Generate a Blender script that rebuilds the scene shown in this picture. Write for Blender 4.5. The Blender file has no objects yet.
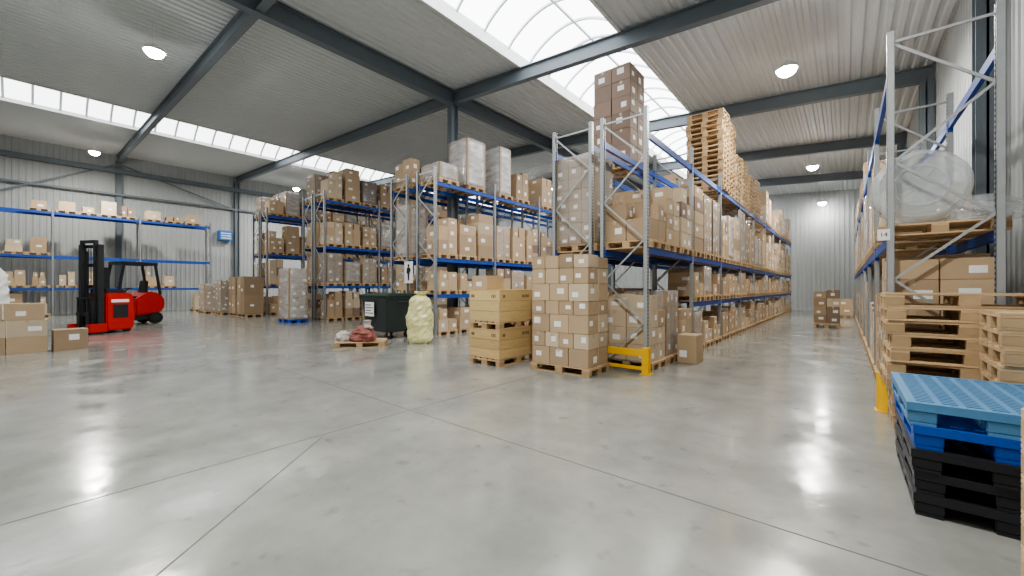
import bpy, bmesh, math, random
from mathutils import Vector, Matrix
R = random.Random(11)
SC = bpy.context.scene
COL = SC.collection
PI = math.pi
CAMH = 1.5
YAW = math.radians(39.7)

# ------------------------------------------------------------------ materials
def mat(name, col, rough=.6, metal=0., var=.12, scale=5., bump=0., stretch=(1, 1, 1), rnd=0., spec=.5, extra=None):
    m = bpy.data.materials.new(name); m.use_nodes = True
    nt = m.node_tree; N = nt.nodes; L = nt.links
    b = N['Principled BSDF']
    b.inputs['Roughness'].default_value = rough
    b.inputs['Metallic'].default_value = metal
    b.inputs['Specular IOR Level'].default_value = spec
    tc = N.new('ShaderNodeTexCoord'); mp = N.new('ShaderNodeMapping')
    mp.inputs['Scale'].default_value = stretch
    L.new(tc.outputs['Object'], mp.inputs['Vector'])
    nz = N.new('ShaderNodeTexNoise'); nz.inputs['Scale'].default_value = scale; nz.inputs['Detail'].default_value = 4
    L.new(mp.outputs[0], nz.inputs['Vector'])
    mx = N.new('ShaderNodeMix'); mx.data_type = 'RGBA'
    mx.inputs[6].default_value = [max(0, c * (1 - var)) for c in col] + [1]
    mx.inputs[7].default_value = [min(1, c * (1 + var)) for c in col] + [1]
    L.new(nz.outputs['Fac'], mx.inputs[0])
    out = mx.outputs[2]
    if rnd:
        oi = N.new('ShaderNodeObjectInfo'); mr = N.new('ShaderNodeMapRange')
        mr.inputs[3].default_value = 1 - rnd; mr.inputs[4].default_value = 1 + rnd
        L.new(oi.outputs['Random'], mr.inputs[0])
        hs = N.new('ShaderNodeHueSaturation')
        L.new(mr.outputs[0], hs.inputs['Value']); L.new(out, hs.inputs['Color'])
        out = hs.outputs[0]
    if extra == 'holes':
        sp = N.new('ShaderNodeSeparateXYZ'); L.new(tc.outputs['Object'], sp.inputs[0])
        def mth(op, a, bv=None):
            n = N.new('ShaderNodeMath'); n.operation = op
            if isinstance(a, (int, float)): n.inputs[0].default_value = a
            else: L.new(a, n.inputs[0])
            if bv is not None:
                if isinstance(bv, (int, float)): n.inputs[1].default_value = bv
                else: L.new(bv, n.inputs[1])
            return n.outputs[0]
        fz = mth('FRACT', mth('MULTIPLY', sp.outputs[2], 16.))
        a = mth('LESS_THAN', mth('ABSOLUTE', mth('SUBTRACT', fz, .5)), .24)
        c = mth('LESS_THAN', mth('ABSOLUTE', mth('SUBTRACT', mth('ABSOLUTE', sp.outputs[1]), .02)), .009)
        k = mth('MULTIPLY', a, c)
        m2 = N.new('ShaderNodeMix'); m2.data_type = 'RGBA'
        L.new(k, m2.inputs[0]); L.new(out, m2.inputs[6]); m2.inputs[7].default_value = (.03, .03, .035, 1)
        out = m2.outputs[2]
    L.new(out, b.inputs['Base Color'])
    if bump:
        bp = N.new('ShaderNodeBump'); bp.inputs['Strength'].default_value = bump; bp.inputs['Distance'].default_value = .02
        L.new(nz.outputs['Fac'], bp.inputs['Height']); L.new(bp.outputs[0], b.inputs['Normal'])
    return m

def emis(name, col, s):
    m = bpy.data.materials.new(name); m.use_nodes = True
    nt = m.node_tree; nt.nodes.remove(nt.nodes['Principled BSDF'])
    e = nt.nodes.new('ShaderNodeEmission'); e.inputs[0].default_value = (*col, 1); e.inputs[1].default_value = s
    nt.links.new(e.outputs[0], nt.nodes['Material Output'].inputs[0])
    return m

def film(name, col, fac, rough=.2, lo=.6, hi=1.35):
    m = bpy.data.materials.new(name); m.use_nodes = True
    nt = m.node_tree; N = nt.nodes; L = nt.links
    b = N['Principled BSDF']; b.inputs['Base Color'].default_value = (*col, 1); b.inputs['Roughness'].default_value = rough
    b.inputs['Specular IOR Level'].default_value = 1.
    t = N.new('ShaderNodeBsdfTransparent'); mx = N.new('ShaderNodeMixShader')
    nz = N.new('ShaderNodeTexNoise'); nz.inputs['Scale'].default_value = 2.2; nz.inputs['Detail'].default_value = 3
    mp = N.new('ShaderNodeMapping'); mp.inputs['Scale'].default_value = (1, 1, 2.6); mp.inputs['Rotation'].default_value = (.35, .3, 0)
    tc = N.new('ShaderNodeTexCoord'); L.new(tc.outputs['Object'], mp.inputs[0]); L.new(mp.outputs[0], nz.inputs['Vector'])
    mr = N.new('ShaderNodeMapRange'); mr.inputs[1].default_value = .3; mr.inputs[2].default_value = .7
    mr.inputs[3].default_value = fac * lo; mr.inputs[4].default_value = min(1, fac * hi)
    L.new(nz.outputs['Fac'], mr.inputs[0]); L.new(mr.outputs[0], mx.inputs[0])
    L.new(t.outputs[0], mx.inputs[1]); L.new(b.outputs[0], mx.inputs[2])
    L.new(mx.outputs[0], N['Material Output'].inputs[0])
    return m

def floor_mat():
    m = mat('polished_concrete', (.288, .292, .268), .14, 0, .05, .3, 0)
    nt = m.node_tree; N = nt.nodes; L = nt.links; b = N['Principled BSDF']
    tc = N.new('ShaderNodeTexCoord')
    n1 = N.new('ShaderNodeTexNoise'); n1.inputs['Scale'].default_value = 1.2; n1.inputs['Detail'].default_value = 9; n1.inputs['Roughness'].default_value = .64
    n2 = N.new('ShaderNodeTexNoise'); n2.inputs['Scale'].default_value = 5.; n2.inputs['Detail'].default_value = 3
    n4 = N.new('ShaderNodeTexNoise'); n4.inputs['Scale'].default_value = 1.6; n4.inputs['Detail'].default_value = 2
    for n in (n1, n2, n4): L.new(tc.outputs['Object'], n.inputs['Vector'])
    mr = N.new('ShaderNodeMapRange'); mr.inputs[1].default_value = .3; mr.inputs[2].default_value = .7; mr.inputs[3].default_value = .77; mr.inputs[4].default_value = 1.16
    L.new(n1.outputs['Fac'], mr.inputs[0])
    st = N.new('ShaderNodeMapRange'); st.inputs[1].default_value = .63; st.inputs[2].default_value = .75; st.inputs[3].default_value = 1; st.inputs[4].default_value = .74
    L.new(n2.outputs['Fac'], st.inputs[0])
    mu = N.new('ShaderNodeMath'); mu.operation = 'MULTIPLY'; L.new(mr.outputs[0], mu.inputs[0]); L.new(st.outputs[0], mu.inputs[1])
    hs = N.new('ShaderNodeHueSaturation'); old = b.inputs['Base Color'].links[0].from_socket
    L.new(old, hs.inputs['Color']); L.new(mu.outputs[0], hs.inputs['Value']); L.new(hs.outputs[0], b.inputs['Base Color'])
    rr = N.new('ShaderNodeMapRange'); rr.inputs[1].default_value = .35; rr.inputs[2].default_value = .65; rr.inputs[3].default_value = .11; rr.inputs[4].default_value = .22
    L.new(n4.outputs['Fac'], rr.inputs[0]); L.new(rr.outputs[0], b.inputs['Roughness'])
    b.inputs['Specular IOR Level'].default_value = 1.0
    bp = N.new('ShaderNodeBump'); bp.inputs['Strength'].default_value = .06; bp.inputs['Distance'].default_value = .03
    L.new(n2.outputs['Fac'], bp.inputs['Height']); L.new(bp.outputs[0], b.inputs['Normal'])
    return m

M = {}
M['floor'] = floor_mat()
M['joint'] = mat('joint_dark', (.12, .12, .11), .6)
M['deck'] = mat('roof_deck', (.64, .67, .68), .55, 0, .04, 2)
M['wall'] = mat('wall_cladding', (.43, .45, .45), .5, 0, .04, 2)
M['curb'] = mat('skylight_curb', (.7, .71, .71), .5)
M['steel'] = mat('slate_steel', (.165, .195, .22), .5, 0, .1, 3)
M['glass'] = emis('skylight_sheet', (.97, .985, 1.), 6.2)
M['glass2'] = emis('skylight_sheet_left', (.97, .985, 1.), 4.2)
M['bar'] = mat('glazing_bar', (.62, .65, .68), .5)
M['galv'] = mat('galvanised', (.45, .47, .48), .42, .4, .12, 12)
M['galvh'] = mat('galvanised_punched', (.42, .44, .45), .42, .4, .12, 12, extra='holes')
M['blue'] = mat('beam_blue', (.02, .085, .40), .45, 0, .12, 6)
M['yellow'] = mat('guard_yellow', (.80, .47, .02), .45, 0, .1, 8)
M['t0'] = mat('kraft_tan', (.475, .35, .225), .7, 0, .08, 3, .05, rnd=.18)
M['t1'] = mat('kraft_brown', (.39, .28, .18), .7, 0, .08, 3, .05, rnd=.18)
M['t2'] = mat('kraft_dark', (.255, .18, .135), .65, 0, .1, 3, .05, rnd=.12)
M['t3'] = mat('kraft_pale', (.57, .46, .33), .7, 0, .08, 3, .05, rnd=.12)
TONES = ['tan', 'brown', 'dark brown', 'pale']
M['tape'] = mat('packing_tape', (.54, .43, .30), .25, 0, .05)
M['label'] = mat('paper_label', (.90, .90, .89), .6, 0, .03)
M['wood'] = mat('pallet_wood', (.56, .40, .235), .75, 0, .25, 4, .1, (1, 6, 6), rnd=.18)
M['woodb'] = mat('pallet_block', (.45, .315, .18), .8, 0, .2, 8, rnd=.1)
M['crate'] = mat('crate_wood', (.68, .51, .25), .7, 0, .2, 3, .15, (1, 1, 9), rnd=.08)
M['crated'] = mat('crate_wood_brown', (.60, .425, .205), .7, 0, .25, 3, .15, (1, 1, 9), rnd=.10)
M['film'] = film('stretch_film_clear', (.70, .72, .74), .27, .07)
M['filmh'] = film('stretch_film_heavy', (.72, .74, .76), .42, .07, .7, 1.25)
M['filmw'] = film('stretch_film_white', (.80, .81, .83), .60, .12)
M['filmg'] = film('plastic_roll_clear', (.66, .70, .72), .5, .06, .9, 1.1)
M['filmc'] = film('plastic_sheet_clear', (.80, .83, .85), .28, .05)
M['bagy'] = film('bag_yellow', (.86, .83, .42), .9, .22, .93, 1.1)
M['bagw'] = mat('bag_white', (.70, .70, .69), .3, 0, .1, 5, .3)
M['bagd'] = mat('sack_whitish', (.46, .43, .40), .5, 0, .2, 7, .3)
M['bagr'] = mat('sack_red', (.26, .085, .065), .6, 0, .4, 6, .4)
M['black'] = mat('black_plastic', (.018, .019, .021), .4, 0, .2, 6)
M['bin'] = mat('bin_body', (.026, .036, .036), .45, 0, .2, 6)
M['green'] = mat('bin_green', (.022, .055, .045), .4, 0, .2, 6)
M['red'] = mat('truck_red', (.50, .024, .02), .32, 0, .1, 4)
M['dark'] = mat('truck_dark', (.022, .024, .027), .45, 0, .2, 6)
M['rubber'] = mat('rubber', (.02, .02, .02), .8)
M['pbl'] = mat('plastic_mid_blue', (.10, .255, .45), .42, 0, .12, 6)
M['pb'] = mat('plastic_blue', (.010, .085, .44), .4, 0, .12, 6)
M['pk'] = mat('plastic_black', (.02, .021, .026), .4, 0, .2, 6)
M['screen'] = mat('unit_blue', (.05, .20, .55), .4)
M['white'] = mat('white_board', (.82, .82, .82), .5, 0, .02)
M['stamp'] = mat('stencil_ink', (.09, .06, .03), .8)
M['lamp'] = emis('lamp_lens', (1., .985, .95), 160)
M['lampbody'] = mat('lamp_body', (.8, .8, .8), .4)

# ------------------------------------------------------------------ mesh builder
class MB:
    def __init__(s): s.v = []; s.f = []; s.m = []
    def quad(s, pts, mi=0):
        n = len(s.v); s.v += [tuple(p) for p in pts]; s.f.append(tuple(range(n, n + len(pts)))); s.m.append(mi)
    def _b8(s, c, mi):
        n = len(s.v); s.v += [tuple(p) for p in c]
        for f in ((0, 3, 2, 1), (4, 5, 6, 7), (0, 1, 5, 4), (1, 2, 6, 5), (2, 3, 7, 6), (3, 0, 4, 7)):
            s.f.append(tuple(n + i for i in f)); s.m.append(mi)
    def box(s, x0, x1, y0, y1, z0, z1, mi=0, T=None):
        c = [(x0, y0, z0), (x1, y0, z0), (x1, y1, z0), (x0, y1, z0), (x0, y0, z1), (x1, y0, z1), (x1, y1, z1), (x0, y1, z1)]
        if T: c = [T @ Vector(p) for p in c]
        s._b8(c, mi)
        return s
    def bar(s, p, q, w, h, mi=0):
        p = Vector(p); q = Vector(q); d = (q - p).normalized()
        up = Vector((0, 0, 1)) if abs(d.z) < .95 else Vector((0, 1, 0))
        sd = d.cross(up).normalized() * (w / 2); u = sd.cross(d).normalized() * (h / 2)
        s._b8([p - sd - u, p + sd - u, q + sd - u, q - sd - u, p - sd + u, p + sd + u, q + sd + u, q - sd + u], mi)
        return s
    def cyl(s, p, q, r, r2=None, n=16, mi=0):
        if r2 is None: r2 = r
        p = Vector(p); q = Vector(q); d = (q - p).normalized()
        a = d.orthogonal().normalized(); b = d.cross(a); k = len(s.v)
        for c, rr in ((p, r), (q, r2)):
            for i in range(n):
                t = 2 * PI * i / n; s.v.append(tuple(c + a * math.cos(t) * rr + b * math.sin(t) * rr))
        for i in range(n):
            j = (i + 1) % n; s.f.append((k + i, k + j, k + n + j, k + n + i)); s.m.append(mi)
        s.f.append(tuple(k + n - 1 - i for i in range(n))); s.m.append(mi)
        s.f.append(tuple(k + n + i for i in range(n))); s.m.append(mi)
        return s
    def prism(s, prof, a0, a1, axis='x', mi=0):
        k = len(s.v); n = len(prof)
        for a in (a0, a1):
            for (u, w) in prof:
                s.v.append((a, u, w) if axis == 'x' else (u, a, w) if axis == 'y' else (u, w, a))
        for i in range(n):
            j = (i + 1) % n; s.f.append((k + i, k + j, k + n + j, k + n + i)); s.m.append(mi)
        s.f.append(tuple(k + n - 1 - i for i in range(n))); s.m.append(mi)
        s.f.append(tuple(k + n + i for i in range(n))); s.m.append(mi)
        return s
    def rings(s, rs, mi=0, cap=True):
        k = len(s.v); n = len(rs[0])
        for r in rs: s.v += [tuple(p) for p in r]
        for a in range(len(rs) - 1):
            for i in range(n):
                j = (i + 1) % n
                s.f.append((k + a * n + i, k + a * n + j, k + (a + 1) * n + j, k + (a + 1) * n + i)); s.m.append(mi)
        if cap:
            s.f.append(tuple(k + n - 1 - i for i in range(n))); s.m.append(mi)
            z = k + (len(rs) - 1) * n
            s.f.append(tuple(z + i for i in range(n))); s.m.append(mi)
        return s
    def mesh(s, name, mats, bevel=0, smooth=False):
        me = bpy.data.meshes.new(name); me.from_pydata(s.v, [], s.f)
        for m in (mats if isinstance(mats, (list, tuple)) else [mats]): me.materials.append(m)
        me.polygons.foreach_set('material_index', s.m)
        bm = bmesh.new(); bm.from_mesh(me)
        bmesh.ops.recalc_face_normals(bm, faces=bm.faces)
        if bevel: bmesh.ops.bevel(bm, geom=list(bm.edges), offset=bevel, segments=2, affect='EDGES', clamp_overlap=True)
        bm.to_mesh(me); bm.free()
        if smooth: me.polygons.foreach_set('use_smooth', [True] * len(me.polygons))
        me.update(); return me

def put(name, me, loc=(0, 0, 0), rz=0, parent=None, label=None, cat=None, group=None, kind=None):
    o = bpy.data.objects.new(name, me); COL.objects.link(o)
    o.location = loc; o.rotation_euler = (0, 0, rz)
    if parent: o.parent = parent
    if label: o['label'] = label
    if cat: o['category'] = cat
    if group: o['group'] = group
    if kind: o['kind'] = kind
    return o
def struct(name, mb, m, loc=(0, 0, 0)): return put(name, mb.mesh(name, m), loc, kind='structure')
ORD = ['first', 'second', 'third', 'fourth', 'fifth', 'sixth', 'seventh', 'eighth', 'ninth', 'tenth', 'eleventh', 'twelfth', 'thirteenth',
       'fourteenth', 'fifteenth', 'sixteenth', 'seventeenth', 'eighteenth', 'nineteenth', 'twentieth', 'twenty-first', 'twenty-second',
       'twenty-third', 'twenty-fourth', 'twenty-fifth', 'twenty-sixth', 'twenty-seventh', 'twenty-eighth', 'twenty-ninth', 'thirtieth']

# ------------------------------------------------------------------ room
XL, XR, YB, YF = -35., 1.95, -6., 34.
def zb(x): return 8.2 - (.072 if x > -11 else .046) * (x + 11)
def zd(x): return zb(x) + .46
struct('floor', MB().box(XL - .2, XR + .2, YB - .2, YF + .2, -.2, 0), M['floor'])
def corr_wall(name, axis, c, a0, a1, z1, per=.25, dep=.022, sgn=1):
    mb = MB(); a = a0; pts = []
    while a < a1:
        for t, o in ((0, 0), (.5, 0), (.62, 1), (.88, 1)): pts.append((min(a + t * per, a1), c + sgn * dep * o))
        a += per
    for (p, q) in zip(pts[:-1], pts[1:]):
        if axis == 'y': mb.quad([(p[1], p[0], 0), (q[1], q[0], 0), (q[1], q[0], z1), (p[1], p[0], z1)])
        else: mb.quad([(p[0], p[1], 0), (q[0], q[1], 0), (q[0], q[1], z1), (p[0], p[1], z1)])
    return struct(name, mb, M['wall'])
corr_wall('wall_left', 'y', XL, YB, YF, 10.2)
corr_wall('wall_right', 'y', XR, YB, YF, 8.1, sgn=-1)
corr_wall('wall_far', 'x', YF, XL, XR, 10.2, sgn=-1)
corr_wall('wall_back', 'x', YB, XL, XR, 10.2)
# ribbed roof deck with two openings
mb = MB()
SKY = [(-7.8, -4.5), (-27.1, -23.6)]
for (a, b_) in ((-35.1, SKY[1][0]), (SKY[1][1], -7.8), (-4.5, 2.05)):
    x = a; pr = []
    while x < b_:
        for t, o in ((0, 0), (.10, 0), (.135, .045), (.215, .045)):
            xx = min(x + t, b_); pr.append((xx, zd(xx) + o))
        x += .25
    pr.append((b_, zd(b_)))
    for p, q in zip(pr[:-1], pr[1:]):
        if q[0] - p[0] < 1e-5: continue
        mb.quad([(p[0], YB - .1, p[1]), (q[0], YB - .1, q[1]), (q[0], YF + .1, q[1]), (p[0], YF + .1, p[1])])
for k, (a, b_) in enumerate(SKY):
    for xx in (a, b_):
        mb.box(xx - .04, xx + .04, YB, YF, zd(xx) - .06, zd(xx) + (.3 if k == 0 else .1), 1)
struct('ceiling', mb, [M['deck'], M['curb']])
for k, (a, b_) in enumerate(SKY):
    lf = .28 if k == 0 else .08
    za, zc = zd(a) + lf, zd(b_) + lf
    sag = .8 if k == 0 else .9
    def arc(t, lift=0.):
        x = a + (b_ - a) * t; return (x, za + (zc - za) * t + sag * math.sin(PI * t) ** .8 + lift)
    mb = MB(); n = 16
    for i in range(n):
        p, q = arc(i / n), arc((i + 1) / n)
        mb.quad([(p[0], YB, p[1]), (q[0], YB, q[1]), (q[0], YF, q[1]), (p[0], YF, p[1])])
    w = struct('window_%d' % (k + 1), mb, M['glass' if k == 0 else 'glass2'])
    bb = MB(); bw = .06 if k == 0 else .08
    for i in range(n):
        p, q = arc(i / n, -.04), arc((i + 1) / n, -.04)
        bb.bar((p[0], 0, p[1]), (q[0], 0, q[1]), bw, .06)
    me = bb.mesh('glazing_bar', M['bar'])
    y = YB + .5
    while y < YF:
        put('glazing_bar', me, (0, y, 0), parent=w); y += 1.05 if k == 0 else .8
    bb = MB()
    for t in ((.0, .5, 1.) if k == 0 else (0., 1.)):
        p = arc(t, -.03); bb.box(p[0] - .03, p[0] + .03, YB, YF, p[1] - .03, p[1] + .03)
    put('glazing_rail', bb.mesh('glazing_rail', M['bar']), parent=w)
# steel frame
def ibeam(p, q, dep=.42, wid=.2):
    mb = MB(); p = Vector(p); q = Vector(q); u = Vector((0, 0, 1))
    mb.bar(p + u * .012, q + u * .012, wid, .025); mb.bar(p + u * (dep - .012), q + u * (dep - .012), wid, .025)
    mb.bar(p + u * dep / 2, q + u * dep / 2, .03, dep - .04); return mb
FY = [-2.7, 3.56, 9.87, 16.1, 22.3, 28.5]
for y in FY:
    mb = ibeam((XR - .05, y, zb(XR)), (-11, y, zb(-11))); m2 = ibeam((-11, y, zb(-11)), (XL + .05, y, zb(XL)))
    k = len(mb.v); mb.v += m2.v; mb.f += [tuple(i + k for i in f) for f in m2.f]; mb.m += m2.m
    struct('roof_beam', mb, M['steel'])
struct('roof_beam', ibeam((-11, YB, zb(-11) - .06), (-11, YF, zb(-11) - .06), .5, .24), M['steel'])
struct('roof_beam', ibeam((XL + .3, YB, 8.6), (XL + .3, YF, 8.6), .28, .18), M['steel'])
def column(x, y, h, w=.28):
    mb = MB(); mb.box(-w / 2, w / 2, -w / 2, -w / 2 + .025, 0, h); mb.box(-w / 2, w / 2, w / 2 - .025, w / 2, 0, h); mb.box(-.015, .015, -w / 2, w / 2, 0, h)
    mb.box(-w / 2 - .04, w / 2 + .04, -w / 2 - .04, w / 2 + .04, 0, .03)
    struct('column', mb, M['steel'], (x, y, 0))
for y in (9.87, 22.3): column(-11, y, zb(-11) - .06)
for y in FY[1:]:
    column(XR - .2, y, zb(XR), .26); column(XL + .2, y, zb(XL), .28)
mb = MB()
mb.bar((XL + .3, 3.56, 9.2), (XL + .3, -2.7, 5.8), .09, .09); mb.bar((XL + .3, 3.56, 9.2), (XL + .3, 9.87, 7.2), .09, .09)
mb.bar((XL + .3, -6, 7.3), (XL + .3, 34, 7.3), .1, .12)
struct('wall_brace', mb, M['steel'])
# floor joints
def joint(n, p, q, w=.009):
    mb = MB(); mb.bar((p[0], p[1], .0008), (q[0], q[1], .0008), w, .0016); struct('trim_%d' % n, mb, M['joint'])
joint(1, (-4.11, -5.9), (-4.11, 33)); joint(2, (-34, 2.99), (1.7, 2.99)); joint(3, (-1.9, -.55), (-4.11, 1.95))

# ------------------------------------------------------------------ lamps
def lamp_meshes():
    a = MB(); a.cyl((0, 0, .04), (0, 0, .14), .24, .21, 24); a.cyl((0, 0, .14), (0, 0, .24), .11, .07, 20)
    for i in range(12):
        t = i * PI / 6; a.bar((.06 * math.cos(t), .06 * math.sin(t), .18), (.18 * math.cos(t), .18 * math.sin(t), .15), .012, .05)
    rs = []
    for k in range(7):
        t = k / 6 * PI / 2 * .95; r = .21 * math.cos(t); rs.append([(r * math.cos(2 * PI * i / 24), r * math.sin(2 * PI * i / 24), .04 - .16 * math.sin(t)) for i in range(24)])
    return a.mesh('housing', M['lampbody']), MB().rings(rs).mesh('lens', M['lamp'], smooth=True)
LH, LL = lamp_meshes()
for i, x in enumerate((-1.14, -14.6, -30.4)):
    for j, y in enumerate((2.0, 12.3, 22.9, 33.0) if i == 0 else (2.2, 12.3, 22., 32.)):
        if i == 1 and j == 1: continue
        z = (7.0, 7.95, 8.6)[i]
        e = put('high_bay_lamp', None, (x, y, z), label='bright round high-bay lamp, %s one %s' % (
            ['nearest', 'second', 'third', 'farthest'][j], ['above the right-hand aisle', 'in the row over the middle racks', 'in the row over the left racks'][i]),
            cat='lamp', group='high-bay lamps under the roof')
        put('housing', LH, parent=e); put('lens', LL, parent=e)
        h = MB(); h.cyl((0, 0, .24), (0, 0, zd(x) - z), .009, n=8); put('hanger', h.mesh('hanger', M['lampbody']), parent=e)
        l = bpy.data.lights.new('lamp_light', 'AREA'); l.shape = 'DISK'; l.size = .36; l.energy = (360 if j < 3 else 60) * (1.3 if i else 1); l.color = (1, .975, .91)
        lo = bpy.data.objects.new('lamp_light', l); COL.objects.link(lo); lo.location = (x, y, z - .135)

# ------------------------------------------------------------------ cartons
CART = []
def sticker(mb, cx, cy, z, sx, sy, sz, st, li):
    e = .0015; f, u, v, a, b = st
    if f in ('+x', '-x'):
        x = cx + (sx / 2 + e) * (1 if f == '+x' else -1); y0 = cy + u * sy; z0 = z + v * sz
        mb.quad([(x, y0, z0), (x, y0 + a, z0), (x, y0 + a, z0 + b), (x, y0, z0 + b)], li)
    else:
        y = cy - sy / 2 - e; x0 = cx + u * sx; z0 = z + v * sz
        mb.quad([(x0, y, z0), (x0 + a, y, z0), (x0 + a, y, z0 + b), (x0, y, z0 + b)], li)
def add_carton(mb, cx, cy, z, sx, sy, sz, mi, tx, st, body=True, tape=True, ti=4, li=5):
    if body: mb.box(cx - sx / 2, cx + sx / 2, cy - sy / 2, cy + sy / 2, z, z + sz, mi)
    e = .0015; w = .03; dr = min(.07, sz * .3)
    if tape:
        if tx: mb.box(cx - sx / 2 - e, cx + sx / 2 + e, cy - w, cy + w, z + sz - dr, z + sz + e, ti)
        else: mb.box(cx - w, cx + w, cy - sy / 2 - e, cy + sy / 2 + e, z + sz - dr, z + sz + e, ti)
    for s in (st or ()): sticker(mb, cx, cy, z, sx, sy, sz, s, li)
def mkst(faces, sx, sy, sz, p=.9):
    st = []
    fl = [faces[i:i + 2] for i in range(0, len(faces), 2)]
    for f in fl:
        if R.random() < p * (.85 if len(fl) > 1 else 1):
            ln = sx if f == '-y' else sy
            st.append((f, R.uniform(-.4, .05), R.uniform(.2, .5), min(.21, .4 * ln) * R.uniform(.7, 1), min(.14, .38 * sz) * R.uniform(.7, 1)))
    return st
def carton(x, y, z, sx, sy, sz, rz, tone, label, group, faces='+x-y', force=False):
    d = math.hypot(x, y)
    CART.append((1 if force else 0, (sx + sy) * sz / d / d, x, y, z, sx, sy, sz, rz, tone, R.random() < .6, mkst(faces, sx, sy, sz), label, group, d))
def finish_cartons(cap=305):
    L = sorted(CART, key=lambda c: (-c[0], -c[1])); agg = MB()
    for i, (fo, pr, x, y, z, sx, sy, sz, rz, tone, tx, st, label, group, d) in enumerate(L):
        if i < cap:
            if d < 11.5:
                b = MB().box(-sx / 2, sx / 2, -sy / 2, sy / 2, 0, sz)
                o = put('carton', b.mesh('carton', M['t%d' % tone], bevel=.006), (x, y, z), rz, label=label, cat='carton', group=group)
                t = MB(); add_carton(t, 0, 0, 0, sx, sy, sz, 0, tx, None, body=False, ti=0)
                put('tape', t.mesh('tape', M['tape']), parent=o)
                for s in st:
                    t = MB(); sticker(t, 0, 0, 0, sx, sy, sz, s, 0)
                    put('shipping_label', t.mesh('shipping_label', M['label']), parent=o, label='white paper shipping label')
            else:
                b = MB(); add_carton(b, 0, 0, 0, sx, sy, sz, 0, tx, st, ti=1, li=2)
                put('carton', b.mesh('carton', [M['t%d' % tone], M['tape'], M['label']]), (x, y, z), rz, label=label, cat='carton', group=group)
        else:
            add_carton(agg, x, y, z, sx, sy, sz, tone, tx, st)
    if agg.f:
        put('cartons', agg.mesh('cartons', [M['t0'], M['t1'], M['t2'], M['t3'], M['tape'], M['label']]),
            label='small distant cardboard cartons filling the shelves of all the racks', cat='cartons', kind='stuff')

# ------------------------------------------------------------------ pallets
PM = {}; PALL = []
def pallet_pieces(L, W):
    k = ('pc', L, W)
    if k in PM: return PM[k]
    out = []
    ws = [.145, .1, .145, .1, .145]; gap = (W - sum(ws)) / 4; y = -W / 2
    for w in ws: out.append(('deck_board', (-L / 2, L / 2, y, y + w, .122, .144))); y += w + gap
    for cx in (-L / 2 + .0725, 0, L / 2 - .0725):
        out.append(('stringer_board', (cx - .0725, cx + .0725, -W / 2, W / 2, .1, .122)))
        for cy, bw in ((-W / 2 + .05, .1), (0, .145), (W / 2 - .05, .1)):
            out.append(('block', (cx - .0725, cx + .0725, cy - bw / 2, cy + bw / 2, .022, .1)))
    for cy, bw in ((-W / 2 + .05, .1), (0, .145), (W / 2 - .05, .1)):
        out.append(('bottom_board', (-L / 2, L / 2, cy - bw / 2, cy + bw / 2, 0, .022)))
    PM[k] = out; return out
def pallet(x, y, z, L=1.2, W=.8, rz=0, label='', group='wooden pallets', near=False, m='wood'):
    PALL.append(((1 if near or m != 'wood' else 0), -math.hypot(x, y), x, y, z, L, W, rz, label, group, near, m))
def finish_pallets(cap=295):
    agg = MB()
    for i, (pr, d, x, y, z, L, W, rz, label, group, near, m) in enumerate(sorted(PALL, key=lambda p: (-p[0], -p[1]))):
        if i >= cap:
            T = Matrix.Translation((x, y, z)) @ Matrix.Rotation(rz, 4, 'Z')
            for n, b in pallet_pieces(L, W): agg.box(*b, 1 if n == 'block' else 0, T)
            continue
        if near:
            k = ('near', L, W, m)
            if k not in PM: PM[k] = [(n, MB().box(*b).mesh(n, M['woodb'] if n == 'block' and m == 'wood' else M[m], bevel=.003)) for n, b in pallet_pieces(L, W)]
            e = put('wooden_pallet', None, (x, y, z), rz, label=label, cat='pallet', group=group)
            for n, me in PM[k]: put(n, me, parent=e)
            continue
        k = ('far', L, W, m)
        if k not in PM:
            mb = MB()
            for n, b in pallet_pieces(L, W): mb.box(*b, 1 if n == 'block' else 0)
            PM[k] = mb.mesh('wooden_pallet', [M[m], M['woodb'] if m == 'wood' else M[m]])
        put('wooden_pallet', PM[k], (x, y, z), rz, label=label, cat='pallet', group=group)
    if agg.f: put('wooden_pallets', agg.mesh('wooden_pallets', [M['wood'], M['woodb']]), label='small distant wooden pallets under loads deep in the racks', cat='pallets', kind='stuff')

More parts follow.
